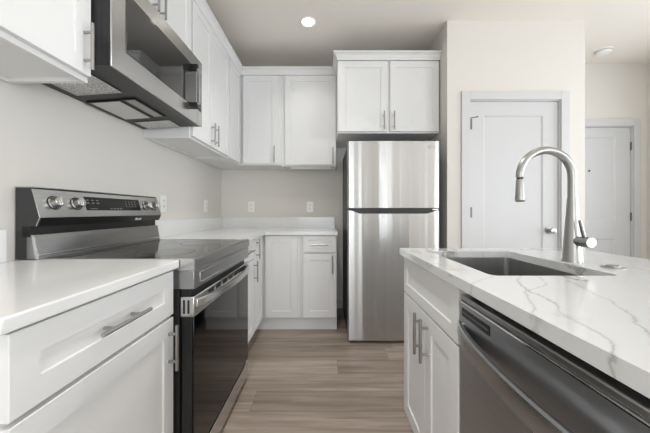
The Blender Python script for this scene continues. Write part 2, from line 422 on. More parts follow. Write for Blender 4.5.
def casing(n, x0, x1, zt, y, label, wd=.072, clip0=None):
    b = B(); t = .016
    for a0, a1 in ((x0-wd-.008, x0-.008), (x1+.008, x1+wd+.008)): b.box(a0, y-t, 0, a1, y, zt+.008+wd, .003)
    b.box(x0-.008, y-t, zt+.008, x1+.008, y, zt+.008+wd, .003)
    # jamb
    b.box(x0-.0078, y, 0, x0-.001, y+.09, zt+.001).box(x1+.001, y, 0, x1+.0078, y+.09, zt+.001).box(x0-.0078, y, zt+.001, x1+.0078, y+.09, zt+.0078)
    struct('trim_%d' % n, b, 'trim', label, 'trim')
casing(1, DL, DR, DT, YP, 'white casing around the closet door')
casing(2, EL, ER, ET, YE, 'white casing around the entrance door', .08)
bb = .1
struct('baseboard_back', B().box(.115, YW-.014, 0, XP, YW, bb, .003), 'trim', 'white baseboard behind the fridge', 'baseboard')
struct('baseboard_pantry', B().box(XP, YP-.014, 0, DL-.081, YP, bb, .003).box(DR+.081, YP-.014, 0, XP2, YP, bb, .003), 'trim', 'white baseboard beside the closet door', 'baseboard')
struct('baseboard_right', B().box(XR-.014, YB, 0, XR, YE, bb, .003), 'trim', 'white baseboard of the right wall', 'baseboard')

# ------------------------------------------------------------------ base cabinets
XF, XD = -.590, -.570           # left run: face frame, door face
YF, YD = 2.575, 2.555           # back run
TK = .115
def box_body(root, x0, y0, x1, y1, face, kick=.07, name='body', z1=ZU):
    k0 = {'L': (x0, y0, x1-kick, y1), 'K': (x0, y0+kick, x1, y1), 'I': (x0+kick, y0, x1, y1)}[face]
    part(name, B().box(x0, y0, TK, x1, y1, z1-.001, .001), 'cab', root)
    part('toe_kick', B().box(k0[0], k0[1], 0, k0[2], k0[3], TK-.0005), 'cab', root)
G = 'white shaker base cabinets'
# near left
YN0, YN1 = .486, 1.058
t = thing('base_cabinet', 'white base cabinet left of the range, wide drawer over one door', 'cabinet', ((XW+XF)/2, (YN0+YN1)/2, 0), G)
box_body(t, XW+.003, YN0, XF, YN1, 'L')
front(t, 'drawer', 'L', .502, 1.046, .715, .876, XD, ('h', .268, .797), .056, hl=.185)
front(t, 'door', 'L', .502, 1.046, .125, .704, XD, ('v', .512, .603))
# left of corner (15 inch)
YR0, YR1 = 1.066, 1.825
YA0, YA1 = 1.833, 2.250
t = thing('base_cabinet', 'narrow white base cabinet just beyond the range, drawer over door', 'cabinet', ((XW+XF)/2, (YA0+YA1)/2, 0), G)
box_body(t, XW+.003, YA0, XF, YA1, 'L')
front(t, 'drawer', 'L', 1.846, 2.238, .726, .876, XD, ('h', .2, .80), .045)
front(t, 'door', 'L', 1.846, 2.238, .125, .714, XD, ('v', .372, .62))
# L-shaped corner
XB0 = -.232
t = thing('corner_base_cabinet', 'white corner base cabinet with two tall leaves meeting in the corner', 'cabinet', (-.9, 2.85, 0), G)
poly = [(XW+.003, YA1+.001), (XF, YA1+.001), (XF, YF), (XB0-.001, YF), (XB0-.001, YW-.003), (XW+.003, YW-.003)]
part('body', B().prism(poly, 'z', TK, ZU-.001), 'cab', t)
kp = [(XW+.003, YA1+.001), (XF-.07, YA1+.001), (XF-.07, 2.60), (XB0-.001, 2.60), (XB0-.001, YW-.003), (XW+.003, YW-.003)]
part('toe_kick', B().prism(kp, 'z', 0, TK-.0005), 'cab', t)
front(t, 'door', 'L', 2.262, YD-.004, .125, .876, XD, ('v', .036, .79))
front(t, 'door', 'K', XD+.018, -.258, .125, .876, YD)
# back 12 inch
XB1 = .105
t = thing('base_cabinet', 'white base cabinet beside the fridge, small drawer over one door', 'cabinet', ((XB0+XB1)/2, 2.87, 0), G)
part('body', B().box(XB0, YF, TK, XB1, YW-.003, ZU-.001, .001), 'cab', t)
part('toe_kick', B().box(XB0, 2.60, 0, XB1, YW-.003, TK-.0005), 'cab', t)
front(t, 'drawer', 'K', -.205, .096, .724, .876, YD, ('h', .15, .795), .042)
front(t, 'door', 'K', -.205, .096, .125, .711, YD, ('v', .268, .615))

# ------------------------------------------------------------------ counters and backsplashes
XE, YC = -.556, 2.536
single('countertop', B().box(XW+.002, .478, ZU, XE, 1.0615, ZT, .004), 'quartz', 'short white quartz countertop left of the range', 'countertop')
poly = [(XW+.002, YR1+.004), (XE, YR1+.004), (XE, YC), (XB1+.006, YC), (XB1+.006, YW-.002), (XW+.002, YW-.002)]
single('countertop', B().prism(poly, 'z', ZU, ZT, .003), 'quartz', 'L-shaped white quartz countertop running round the far corner', 'countertop')
ZS = 1.034
single('backsplash', B().box(XW+.001, .478, ZT, XW+.02, 1.019, ZS, .002), 'quartz', 'low white quartz upstand at the far left edge before the range', 'backsplash')
poly = [(XW+.001, YR1+.02), (XW+.02, YR1+.02), (XW+.02, YW-.02), (XB1, YW-.02), (XB1, YW-.001), (XW+.001, YW-.001)]
single('backsplash', B().prism(poly, 'z', ZT, ZS, .0015), 'quartz', 'low white quartz upstand along the far corner walls', 'backsplash')

# ------------------------------------------------------------------ upper cabinets
XUF, XUD = -.885, -.865
YUF, YUD = 2.872, 2.852
ZUB, ZUT = 1.575, 2.500
GU = 'white shaker wall cabinets'
def upper_body(root, x0, y0, x1, y1, z0, z1):
    b = B().box(x0, y0, z0+.012, x1, y1, z1, .001)
    # bottom rim
    t_ = .018
    b.box(x0, y0, z0, x0+t_, y1, z0+.012).box(x1-t_, y0, z0, x1, y1, z0+.012).box(x0+t_, y0, z0, x1-t_, y0+t_, z0+.012).box(x0+t_, y1-t_, z0, x1-t_, y1, z0+.012)
    part('body', b, 'cab', root)
t = thing('wall_cabinet', 'white wall cabinet at upper left corner, left of the microwave', 'cabinet', ((XW+XUF)/2, .77, ZUB), GU)
upper_body(t, XW+.002, .492, XUF, 1.038, ZUB, ZUT)
front(t, 'door', 'L', .502, 1.030, ZUB+.018, ZUT-.01, XUD, ('v', .498, 1.69), hl=.165)
part('bracket', B().box(-1.16, .78, ZUB-.006, -1.10, .905, ZUB+.011, .003).box(-1.145, .86, ZUB-.012, -1.125, .88, ZUB-.006), 'plastic_white', t)
t = thing('wall_cabinet', 'short white two-door wall cabinet directly above the microwave', 'cabinet', ((XW+XUF)/2, 1.425, 2.06), GU)
YM0, YM1 = 1.043, 1.807
part('body', B().box(XW+.002, YM0, 2.060, XUF, YM1, ZUT, .001), 'cab', t)
front(t, 'door', 'L', YM0+.01, 1.422, 2.072, ZUT-.01, XUD, ('v', .345, 2.185))
front(t, 'door', 'L', 1.428, YM1-.006, 2.072, ZUT-.01, XUD, ('v', .032, 2.185))
t = thing('wall_cabinet', 'white two-door wall cabinet between the microwave and the corner', 'cabinet', ((XW+XUF)/2, 2.17, ZUB), GU)
upper_body(t, XW+.002, 1.812, XUF, 2.520, ZUB, ZUT)
front(t, 'door', 'L', 1.824, 2.146, ZUB+.016, ZUT-.01, XUD, ('v', .290, 1.685))
front(t, 'door', 'L', 2.152, 2.512, ZUB+.016, ZUT-.01, XUD, ('v', .032, 1.685))
XC1 = -.452
t = thing('corner_wall_cabinet', 'white L-shaped wall cabinet filling the far corner', 'cabinet', (-1.0, 2.95, ZUB), GU)
poly = [(XW+.002, 2.522), (XUF, 2.522), (XUF, YUF), (XC1-.001, YUF), (XC1-.001, YW-.002), (XW+.002, YW-.002)]
part('body', B().prism(poly, 'z', ZUB, ZUT), 'cab', t)
front(t, 'door', 'L', 2.532, YUD-.004, ZUB+.012, ZUT-.01, XUD)
front(t, 'door', 'K', XUD+.020, -.486, ZUB+.012, ZUT-.01, YUD, ('v', .325, 1.68))
XK1 = .110
t = thing('wall_cabinet', 'white single-door wall cabinet on the back wall, left of the fridge', 'cabinet', ((XC1+XK1)/2, 3.02, ZUB), GU)
upper_body(t, XC1, YUF, XK1, YW-.002, ZUB-.012, ZUT)
front(t, 'door', 'K', -.417, .104, ZUB, ZUT-.01, YUD, ('v', .49, 1.665))
# under-cabinet light rail bits
part('light_bar', B().box(-.36, 2.93, ZUB-.03, .06, 2.97, ZUB+.0, .004), 'plastic_white', t)
# over fridge
XO0, XO1, YO, ZO = .112, 1.046, 2.57, 1.818
t = thing('wall_cabinet', 'deep white two-door cabinet above the fridge', 'cabinet', ((XO0+XO1)/2, 2.87, ZO), GU)
part('body', B().box(XO0, YO, ZO, XO1, YW-.002, 2.490, .001), 'cab', t)
mid = (XO0+XO1)/2
front(t, 'door', 'K', XO0+.006, mid-.012, ZO+.012, 2.474, YO-.02, ('v', mid-.012-XO0-.006-.034, 1.925), hl=.165)
front(t, 'door', 'K', mid+.012, XO1-.008, ZO+.012, 2.474, YO-.02, ('v', .034, 1.925), hl=.165)
# crown mouldings
prof = [(0, 2.494), (.008, 2.494), (.008, 2.515), (.012, 2.520), (.018, 2.535), (.030, 2.547), (.036, 2.550), (.040, 2.551), (.040, 2.564), (0, 2.564)]
XQ = XUF+.012
struct('trim_3', B().sweep(prof, [(XQ, .492), (XQ, YUF-.012), (XO0-.001, YUF-.012)], [(1, 0), (1, -1), (0, -1)]), 'cab',
       'white crown moulding along the left and far wall cabinets', 'crown moulding')
pr2 = [(d, z-.012) for d, z in prof]
struct('trim_4', B().sweep(pr2, [(XO0, YUF-.07), (XO0, YO-.012), (XO1+.002, YO-.012)], [(-1, 0), (-1, -1), (0, -1)]), 'cab',
       'white crown moulding on the cabinet above the fridge', 'crown moulding')

# ------------------------------------------------------------------ range
XRF = -.500
t = thing('range', 'stainless steel electric range with black glass oven door and cooktop', 'range', (-.83, (YR0+YR1)/2, 0))
a, c = YR0, YR1
part('body', B().box(-1.165, a+.004, .03, -.56, c-.004, .895), 'blackmatte', t)
part('cooktop', B().box(-1.115, a+.006, .893, -.512, c-.006, .9165, .003), 'cooktop', t)
ring = B()
def disc_ring(b, x, y, z, r, w_):
    seg = 40; bm = b.bm
    o = [bm.verts.new((x+math.cos(2*math.pi*k/seg)*r, y+math.sin(2*math.pi*k/seg)*r, z)) for k in range(seg)]
    i = [bm.verts.new((x+math.cos(2*math.pi*k/seg)*(r-w_), y+math.sin(2*math.pi*k/seg)*(r-w_), z)) for k in range(seg)]
    for k in range(seg): bm.faces.new((o[k], o[(k+1) % seg], i[(k+1) % seg], i[k]))
for x, y, r in ((-.70, 1.24, .11), (-.70, 1.62, .13), (-.96, 1.24, .09), (-.96, 1.62, .09)):
    b = B(); disc_ring(b, x, y, .9168, r, .003); part('burner_ring', b, 'grey_mark', t)
# front fascia: rolled lip, plus recessed embossed panel
pf = [(-.585, .873), (-.500, .873), (-.498, .875), (-.498, .911), (-.503, .9165), (-.516, .918), (-.516, .90), (-.585, .90)]
part('front_rim', B().prism(pf, 'y', a, c), 'steel_dark', t)
part('side_trim', B().box(-1.11, a-.0006, .872, -.586, a+.0055, .9175, .001), 'steel', t)
part('side_trim', B().box(-1.11, c-.0055, .872, -.586, c+.0006, .9175, .001), 'steel', t)
part('corner_trim', B().box(-.5862, a-.0006, .8725, -.5025, a+.0055, .9175), 'steel', t)
fb = B().box(-.60, a+.002, .800, -.503, c-.002, .8705, .002)
part('fascia', fb, 'steel_dark', t)
fr = B()
for y0, y1, z0, z1 in ((a+.05, c-.05, .855, .858), (a+.05, c-.05, .815, .818), (a+.05, a+.053, .815, .858), (c-.053, c-.05, .815, .858)):
    fr.box(-.5035, y0, z0, -.5005, y1, z1, .001)
part('fascia_bead', fr, 'steel', t)
part('vent_gap', B().box(-.60, a+.01, .772, -.53, c-.01, .80), 'black', t)
od = part('oven_door', B().box(-.552, a+.004, .135, -.512, c-.004, .770, .002), 'black', t)
part('door_glass', B().box(-.5125, a+.006, .140, -.5055, c-.006, .692, .002), 'glass_black', od, 'black glass oven window')
dt = part('door_trim', B().box(-.556, a+.002, .694, -.503, c-.002, .771, .003), 'steel', od)
for y in (1.20, 1.285, 1.37, 1.455, 1.54, 1.625):
    vs = B()
    for k in range(5): vs.box(-.5045, y+k*.012, .742, -.5022, y+k*.012+.007, .762)
    part('vent_slots', vs, 'black', dt)
es = B()
for x in (-.545, -.528): es.box(x, a+.0008, .706, x+.007, a+.003, .758)
part('side_slots', es, 'black', dt)
hp = []; n = 26
for k in range(n+1):
    u = k/n; y = a+.022+u*(c-a-.044)
    bow = max(0, math.sin(math.pi*u))**.55
    hp.append((-.503+.047*bow, y, .742))
hb = B()
bm = hb.bm; rings = []
for x, y, z in hp:
    rings.append([bm.verts.new(q) for q in ((x-.012, y, z-.016), (x-.003, y, z-.018), (x+.003, y, z-.012), (x+.003, y, z+.010), (x-.003, y, z+.016), (x-.012, y, z+.014))])
for p, q in zip(rings, rings[1:]):
    for k in range(6): bm.faces.new((p[k], p[(k+1) % 6], q[(k+1) % 6], q[k]))
bm.faces.new(rings[0]); bm.faces.new(rings[-1][::-1])
hb.box(-.512, a+.02, .726, -.497, a+.05, .756, .003).box(-.512, c-.05, .726, -.497, c-.02, .756, .003)
part('handle', hb, 'steel', od)
part('storage_drawer', B().box(-.56, a+.004, .035, -.506, c-.004, .125, .003), 'steel', t)
for y in (a+.05, c-.05): part('foot', B().tube([(-.56, y, 0), (-.56, y, .035)], .014, 12), 'black', t)
for y in (a+.05, c-.05): part('foot', B().tube([(-1.1, y, 0), (-1.1, y, .035)], .014, 12), 'black', t)
ra, rc = a, c; a, c = 1.056, 1.836
# backguard (profile in x,z extruded along y)
bgp = [(-1.176, .9165), (-1.128, .9165), (-1.128, 1.043), (-1.103, 1.043), (-1.090, 1.074), (-1.120, 1.184), (-1.128, 1.190), (-1.176, 1.190)]
bgp = [(x+(.006 if x > -1.16 else 0), z) for x, z in bgp]
bg = part('backguard', B().prism(bgp, 'y', a+.003, c-.003), 'darkenamel', t)
def slab(p0, p1, th, y0, y1):
    """thin slab whose outer face runs p0->p1 in xz"""
    (x0, z0), (x1, z1) = p0, p1; L = math.hypot(x1-x0, z1-z0); nx, nz = (z1-z0)/L, -(x1-x0)/L
    if nx < 0: nx, nz = -nx, -nz
    return [(x0, z0), (x1, z1), (x1+nx*th, z1+nz*th), (x0+nx*th, z0+nz*th)]
cp0, cp1 = (-1.084, 1.074), (-1.114, 1.184)
part('control_panel', B().prism(slab(cp0, cp1, .003, 0, 0), 'y', a, c, .0008), 'steel', bg, 'stainless control panel')
part('top_cap', B().box(-1.176, a, 1.189, -1.111, c, 1.1935, .001), 'steel', bg)
part('lower_lip', B().prism(slab((-1.097, 1.043), (-1.084, 1.074), .002, 0, 0), 'y', a+.006, c-.006), 'black', bg)
for y in (a, c-.006): part('end_cap', B().prism(slab((-1.097, 1.043), (-1.084, 1.074), .003, 0, 0), 'y', y, y+.006), 'steel', bg)
lower = [(-1.134, .9165), (-1.088, .9165), (-1.104, 1.008), (-1.134, 1.008)]
part('recess', B().box(-1.1225, a+.004, 1.0, -1.118, c-.004, 1.042), 'black', bg)
part('recess_end', B().box(-1.150, a+.001, 1.0, -1.118, a+.0035, 1.043), 'black', bg)
part('lower_panel', B().prism(lower, 'y', a+.002, c-.002, .001), 'steel_dark', bg)
part('lower_panel_edge', B().prism([(-1.098, .917), (-1.0865, .917), (-1.1025, 1.008), (-1.112, 1.008)], 'y', a-.001, a+.0025), 'steel', bg)
part('lower_bead', B().box(-1.092, a+.002, .928, -1.0875, c-.002, .934, .001), 'steel', bg)
u = Vector((cp1[0]-cp0[0], 0, cp1[1]-cp0[1])).normalized(); nrm = Vector((u.z, 0, -u.x))
def onpanel(y, s, out=.003):
    p = Vector((cp0[0], y, cp0[1]))+u*s+nrm*out; return p
yc = (a+c)/2
def panel_quad(b, y0, y1, s0, s1, o0, o1):
    vs_ = [b.bm.verts.new(onpanel(y, s, o)) for o in (o0, o1) for y, s in ((y0, s0), (y1, s0), (y1, s1), (y0, s1))]
    for f in ((3, 2, 1, 0), (4, 5, 6, 7), (0, 1, 5, 4), (1, 2, 6, 5), (2, 3, 7, 6), (3, 0, 4, 7)): b.bm.faces.new([vs_[i] for i in f])
    return b
dp = part('display', panel_quad(B(), yc-.172, yc+.200, .030, .094, .003, .0042), 'glass_black', bg, 'black touch display')
mk = B()
for col in range(3):
    for rw_ in (0, 1): panel_quad(mk, yc-.165+col*.028, yc-.150+col*.028, .076-rw_*.014, .081-rw_*.014, .0042, .0046)
part('key_print', mk, 'grey_mark', dp); mk = B()
for k in range(4): panel_quad(mk, yc-.03+k*.022, yc-.018+k*.022, .036, .041, .0042, .0046)
part('key_print', mk, 'grey_mark', dp); mk = B()
for cx_ in range(4):
    for rw_ in range(3): panel_quad(mk, yc+.085+cx_*.024, yc+.092+cx_*.024, .050+rw_*.013, .055+rw_*.013, .0042, .0046)
part('key_print', mk, 'grey_mark', dp)
part('key_print', panel_quad(B(), yc-.15, yc-.11, .036, .039, .0042, .0046), 'grey_mark', dp)
for y in (1.128, 1.228, 1.704, 1.782):
    p0 = onpanel(y, .060)
    kb = B().lathe(p0, nrm, [(0, .0255), (.003, .0255), (.005, .022), (.026, .0205), (.0275, .019)], 32)
    kn = part('knob', kb, 'steel_dark', bg)
    part('knob_face', B().lathe(p0+nrm*.0275, nrm, [(0, .019), (.001, .0185), (.001, 0)], 32), 'steel', kn)
    fin = B().box(-.0045, -.0175, .028, .0045, .0175, .036, .002)
    rot = nrm.to_track_quat('Z', 'Y').to_matrix().to_4x4()
    part('knob_grip', fin.xf(Matrix.Translation(p0) @ rot), 'steel', kn)
    part('knob_skirt', B().lathe(p0-nrm*.0005, nrm, [(0, .0285), (.0025, .0285), (.003, .026)], 28), 'black', kn)
lt = B(); v0 = Vector((-1.097, 0, 1.043)); v1 = Vector((-1.084, 0, 1.074)); uu = (v1-v0).normalized(); nn = Vector((uu.z, 0, -uu.x))
def lipbar(y0, s0, y1, s1, th=.0016):
    pts = [v0+uu*s0+nn*.0028+Vector((0, y0, 0)), v0+uu*s1+nn*.0028+Vector((0, y1, 0))]; lt.tube(pts, th, 6)
x = 1.60
for strokes in ([(0, .008, 0, .022), (0, .022, .010, .008), (.010, .008, .010, .022)], [(0, .008, .005, .018), (.005, .018, .010, .008)],
                [(0, .018, .005, .008), (.005, .008, .010, .018)], [(0, .008, 0, .022)]):
    for y0, s0, y1, s1 in strokes: lipbar(x+y0, s0, x+y1, s1)
    x += .0145
part('maker_mark', lt, 'white_mark', bg)

# ------------------------------------------------------------------ over-the-range microwave
XMF, ZM0, ZM1 = -.800, 1.643, 2.055
t = thing('microwave', 'stainless over-the-range microwave hanging above the range', 'microwave', (-.98, (YM0+YM1)/2, ZM0))
sh = [(XW+.004, ZM0-.014), (-.90, ZM0+.004), (-.842, ZM0+.004), (-.842, ZM1), (XW+.004, ZM1)]
part('casing', B().prism(sh, 'y', YM0+.003, YM1-.003), 'darkenamel', t)
part('door_surround', B().box(-.845, YM0+.001, ZM0+.003, -.8062, YM1-.001, ZM1-.002, .002), 'black', t)
dr = part('door', B().box(-.806, YM0, ZM0, XMF, 1.742, ZM1, .002), 'steel', t)
part('window', B().box(-.8005, 1.118, 1.735, -.7975, 1.722, 1.978, .001), 'mw_glass', dr)
cpn = part('control_panel', B().box(-.806, 1.7445, ZM0, XMF, YM1, ZM1, .002), 'steel', t)
part('keypad', B().box(-.8005, 1.757, 1.735, -.7985, 1.793, 1.978, .0008), 'glass_black', cpn)
kp_ = B()
for k in range(9): kp_.box(-.799, 1.764, 1.755+k*.023, -.7981, 1.786, 1.763+k*.023)
part('key_print', kp_, 'grey_mark', cpn)
hy = 1.655; hz0, hz1 = 1.712, 1.965
pts = []
for k in range(19):
    u_ = k/18; z = hz0+(hz1-hz0)*u_; pts.append((-.80+.052*min(1, math.sin(math.pi*u_)*3.0)**.6 if 0 < k < 18 else -.80, hy, z))
hb = B(); bm = hb.bm; rings = []
for i, (x, y, z) in enumerate(pts):
    rings.append([bm.verts.new(q) for q in ((x-.010, y-.011, z), (x+.002, y-.011, z), (x+.005, y, z), (x+.002, y+.011, z), (x-.010, y+.011, z))])
for p, q in zip(rings, rings[1:]):
    for k in range(5): bm.faces.new((p[k], p[(k+1) % 5], q[(k+1) % 5], q[k]))
bm.faces.new(rings[0]); bm.faces.new(rings[-1][::-1])
hd = part('handle', hb, 'steel', dr)
for z0_, z1_ in ((hz0-.004, hz0+.032), (hz1-.032, hz1+.004)): part('handle_mount', B().box(-.7985, hy-.013, z0_, -.755, hy+.013, z1_, .004), 'black', hd)
# underside
zb = ZM0-.004
def under(x): return ZM0-.014+(x-(XW+.004))/( -.90-(XW+.004))*.018
def uquad(x0, x1, y0, y1, th=.006, drop=0.0):
    b = B(); vs_ = [b.bm.verts.new((x, y, under(x)-drop-k*th)) for k in (0, 1) for x, y in ((x0, y0), (x1, y0), (x1, y1), (x0, y1))]
    for f in ((3, 2, 1, 0), (4, 5, 6, 7), (0, 1, 5, 4), (1, 2, 6, 5), (2, 3, 7, 6), (3, 0, 4, 7)): b.bm.faces.new([vs_[i] for i in f])
    return b
def uframe(x0, x1, y0, y1, w_=.006):
    b = B()
    for q in ((x0-w_, x0, y0-w_, y1+w_), (x1, x1+w_, y0-w_, y1+w_), (x0, x1, y0-w_, y0), (x0, x1, y1, y1+w_)): b._merge(uquad(*q, .008).bm)
    return b
for y0, y1 in ((1.09, 1.262), (1.655, 1.775)):
    f = part('grease_filter', uquad(-1.125, -.930, y0, y1), 'filter', t); part('filter_frame', uframe(-1.125, -.930, y0, y1, .005), 'steel', f)
f = part('lamp_cover', uquad(-1.145, -1.0, 1.355, 1.600), 'lens', t); part('lamp_frame', uframe(-1.145, -1.0, 1.355, 1.600, .008), 'black', f)
f = part('vent_cover', uquad(-.975, -.925, 1.350, 1.59), 'steel_dark', t); part('vent_frame', uframe(-.975, -.925, 1.35, 1.59, .008), 'black', f)

# ------------------------------------------------------------------ fridge
YFR = 2.310; FX0, FX1, FZ = .186, .948, 1.682
t = thing('refrigerator', 'tall stainless steel top-freezer refrigerator against the far wall', 'refrigerator', ((FX0+FX1)/2, 2.7, 0))
part('body', B().box(FX0+.004, YFR+.078, .03, FX1-.004, 3.08, FZ-.012, .004), 'darkenamel', t)
def bowed(x0, x1, z0, z1, y0, y1, bow=.007, notch=None):
    """door skin, gently convex in plan; notch=(xa,xb,depth,slant) cut from the top edge"""
    b = B(); bm = b.bm; n = 150; fr_, bk = [], []
    for k in range(n+1):
        u_ = k/n; x = x0+(x1-x0)*u_
        e = min(u_, 1-u_)*(x1-x0); rnd = .010*(max(0, 1-e/.012))**2
        y = y0+bow*(2*u_-1)**2+rnd+.0005*math.sin(x*29-3.25)+.00035*math.sin(x*53+.4)+.00014*math.sin(x*97); zt = z1
        if notch:
            xa, xb, dp_, sl = notch
            f_ = max(0, min(1, (x-xa)/sl, (xb-x)/sl)); zt = z1-dp_*f_
        fr_.append((bm.verts.new((x, y, z0)), bm.verts.new((x, y, zt)))); bk.append((bm.verts.new((x, y1, z0)), bm.verts.new((x, y1, zt))))
    for k in range(n):
        a_, c_ = fr_[k], fr_[k+1]; d_, e_ = bk[k], bk[k+1]
        bm.faces.new((a_[0], c_[0], c_[1], a_[1])); bm.faces.new((d_[1], e_[1], e_[0], d_[0]))
        bm.faces.new((a_[1], c_[1], e_[1], d_[1])); bm.faces.new((d_[0], e_[0], c_[0], a_[0]))
    bm.faces.new((fr_[0][0], fr_[0][1], bk[0][1], bk[0][0])); bm.faces.new((fr_[n][1], fr_[n][0], bk[n][0], bk[n][1]))
    return b
fz = part('freezer_door', bowed(FX0, FX1, 1.128, FZ, YFR, YFR+.07), 'steel_fridge', t)
fd = part('fridge_door', bowed(FX0, FX1, .028, 1.106, YFR, YFR+.07, notch=(FX0+.025, FX1-.03, .026, .075)), 'steel_fridge', t)
part('pocket_handle', B().box(FX0+.012, YFR+.022, 1.060, FX1-.012, YFR+.075, 1.1055).box(FX0+.004, YFR+.015, 1.106, FX1-.004, YFR+.076, 1.1279), 'black', fd)
part('door_gasket', B().box(FX0+.008, YFR+.0702, .03, FX1-.008, YFR+.078, FZ-.008), 'black', t)
part('hinge_cover', B().box(FX1-.10, YFR+.02, FZ-.0, FX1-.02, YFR+.12, FZ+.016, .005), 'darkenamel', t)
part('middle_hinge', B().box(FX1-.06, YFR+.006, 1.1085, FX1-.012, YFR+.03, 1.122, .003), 'chrome', t)
part('base_grille', B().box(FX0+.02, YFR+.06, 0, FX1-.02, YFR+.10, .03), 'black', t)
def text(s, size, mtx, th=.0006):
    cu = bpy.data.curves.new('t', 'FONT'); cu.body = s; cu.size = size; cu.extrude = th; cu.align_x = 'CENTER'; cu.align_y = 'CENTER'
    o = bpy.data.objects.new('t', cu); C.objects.link(o); dg = bpy.context.evaluated_depsgraph_get(); dg.update()
    me = bpy.data.meshes.new_from_object(o.evaluated_get(dg)); b = B(); b.bm.from_mesh(me)
    bpy.data.objects.remove(o); bpy.data.curves.remove(cu); bpy.data.meshes.remove(me)
    return b.xf(mtx)
lx = (430-325.5)/120.8; lz = 1.098+(211.5-147)/120.8
yb_ = YFR+.0035
lg = B().lathe((lx, yb_+.004, lz), (0, -1, 0), [(0, .013), (.005, .013), (.006, .011)], 24)
lb = part('logo', lg, 'nickel', fz)
part('logo_letters', text('LG', .026, Matrix.Translation((lx+.037, yb_, lz)) @ Matrix.Rotation(math.pi/2, 4, 'X')), 'nickel', lb)

# ------------------------------------------------------------------ island
XI, XIF, XID = .370, .410, .390
YI1, YI0 = 1.397, .17
SX0, SX1, SY0, SY1 = .478, .848, .800, 1.298
XI2 = 1.243
# countertop with rounded sink cut-out
def rrect(x0, y0, x1, y1, r, seg=5):
    pts = []
    for cx_, cy_, a0 in ((x1-r, y0+r, -90), (x1-r, y1-r, 0), (x0+r, y1-r, 90), (x0+r, y0+r, 180)):
        for k in range(seg+1):
            an = math.radians(a0+90*k/seg); pts.append((cx_+math.cos(an)*r, cy_+math.sin(an)*r))
    return pts
def holed(outer, inner, z0, z1):
    b = B(); bm = b.bm
    es = []
    def loop(pts, z):
        v = [bm.verts.new((p[0], p[1], z)) for p in pts]
        return v, [bm.edges.new((v[k], v[(k+1) % len(v)])) for k in range(len(v))]
    vo, eo = loop(outer, z1); vi, ei = loop(inner, z1)
    r_ = bmesh.ops.triangle_fill(bm, use_beauty=True, use_dissolve=False, edges=eo+ei)
    vo2, eo2 = loop(outer, z0); vi2, ei2 = loop(inner, z0)
    bmesh.ops.triangle_fill(bm, use_beauty=True, use_dissolve=False, edges=eo2+ei2)
    for p, q in ((vo, vo2), (vi, vi2)):
        for k in range(len(p)): bm.faces.new((p[k], p[(k+1) % len(p)], q[(k+1) % len(p)], q[k]))
    return b
ct = holed(rrect(XI, YI0, XI2, YI1, .004, 3), rrect(SX0, SY0, SX1, SY1, .022), ZU, ZT)
ct = single('island_countertop', ct, 'quartz_vein', 'white quartz island countertop with thin grey veins and a sink cut-out', 'countertop')
bv = ct.modifiers.new('edge', 'BEVEL'); bv.width = .003; bv.segments = 2; bv.limit_method = 'ANGLE'; bv.angle_limit = math.radians(60); bv.harden_normals = True
YSB0, YSB1 = .818, 1.386
t = thing('sink_base_cabinet', 'white island cabinet under the sink, false drawer over two doors', 'cabinet', (.7, 1.1, 0), G)
ZSK = .64
part('body', B().box(XIF, YSB0, TK, 1.0, YSB1, ZSK).box(XIF, YSB0, ZSK, XIF+.018, YSB1, ZU-.001).box(XIF+.018, YSB1-.018, ZSK, 1.0, YSB1, ZU-.001)
     .box(.982, YSB0, ZSK, 1.0, YSB1-.018, ZU-.001), 'cab', t)
part('toe_kick', B().box(XIF+.06, YSB0, 0, 1.0, YSB1, TK-.0005), 'cab', t)
front(t, 'false_drawer_front', 'I', YSB0+.004, YSB1, .705, .874, XID, None, .045)
ms = 1.096
front(t, 'door', 'I', YSB0+.004, ms-.002, .118, .698, XID, ('v', 1.060-YSB0-.004, .605))
front(t, 'door', 'I', ms+.002, YSB1, .118, .698, XID, ('v', .030, .605))
single('island_back_panel', B().box(1.002, YI0+.02, 0, 1.02, YSB1, ZU-.001, .002), 'cab', 'white panel closing the seating side of the island', 'panel')
single('island_end_panel', B().box(XIF-.015, YI0+.01, 0, 1.0, YI0+.03, ZU-.001, .002), 'cab', 'white end panel of the island beside the dishwasher', 'panel')

# sink
t = thing('sink', 'undermount stainless steel sink in the island countertop', 'sink', ((SX0+SX1)/2, (SY0+SY1)/2, .66))
def basin(x0, y0, x1, y1, z0, z1, th=.003, r=.022):
    b = B(); bm = b.bm
    def lp(d, z, rr): return [bm.verts.new((p[0], p[1], z)) for p in rrect(x0+d, y0+d, x1-d, y1-d, rr)]
    ls_ = [lp(-.012, z1, r), lp(.0, z1, r), lp(.004, z0+.02, r), lp(.010, z0+.006, r), lp(.026, z0, .01)]
    for p, q in zip(ls_, ls_[1:]):
        for k in range(len(p)): bm.faces.new((p[k], p[(k+1) % len(p)], q[(k+1) % len(p)], q[k]))
    bm.faces.new(ls_[-1])
    lo = [lp(-.012, z1-.004, r), lp(-.004, z1-.004, r), lp(-.001, z0+.01, r), lp(.02, z0-.004, .01)]
    for p, q in zip(lo, lo[1:]):
        for k in range(len(p)): bm.faces.new((p[k], p[(k+1) % len(p)], q[(k+1) % len(p)], q[k]))
    bm.faces.new(lo[-1])
    for k in range(len(lo[0])): bm.faces.new((ls_[0][k], ls_[0][(k+1) % len(lo[0])], lo[0][(k+1) % len(lo[0])], lo[0][k]))
    return b
part('basin', basin(SX0-.002, SY0-.002, SX1+.002, SY1+.002, .672, ZU-.0005), 'sink', t)
part('drain', B().lathe(((SX0+SX1)/2, (SY0+SY1)/2, .6725), (0, 0, 1), [(0, .045), (.003, .045), (.003, .03), (.001, .028), (.001, 0)], 28), 'chrome', t)

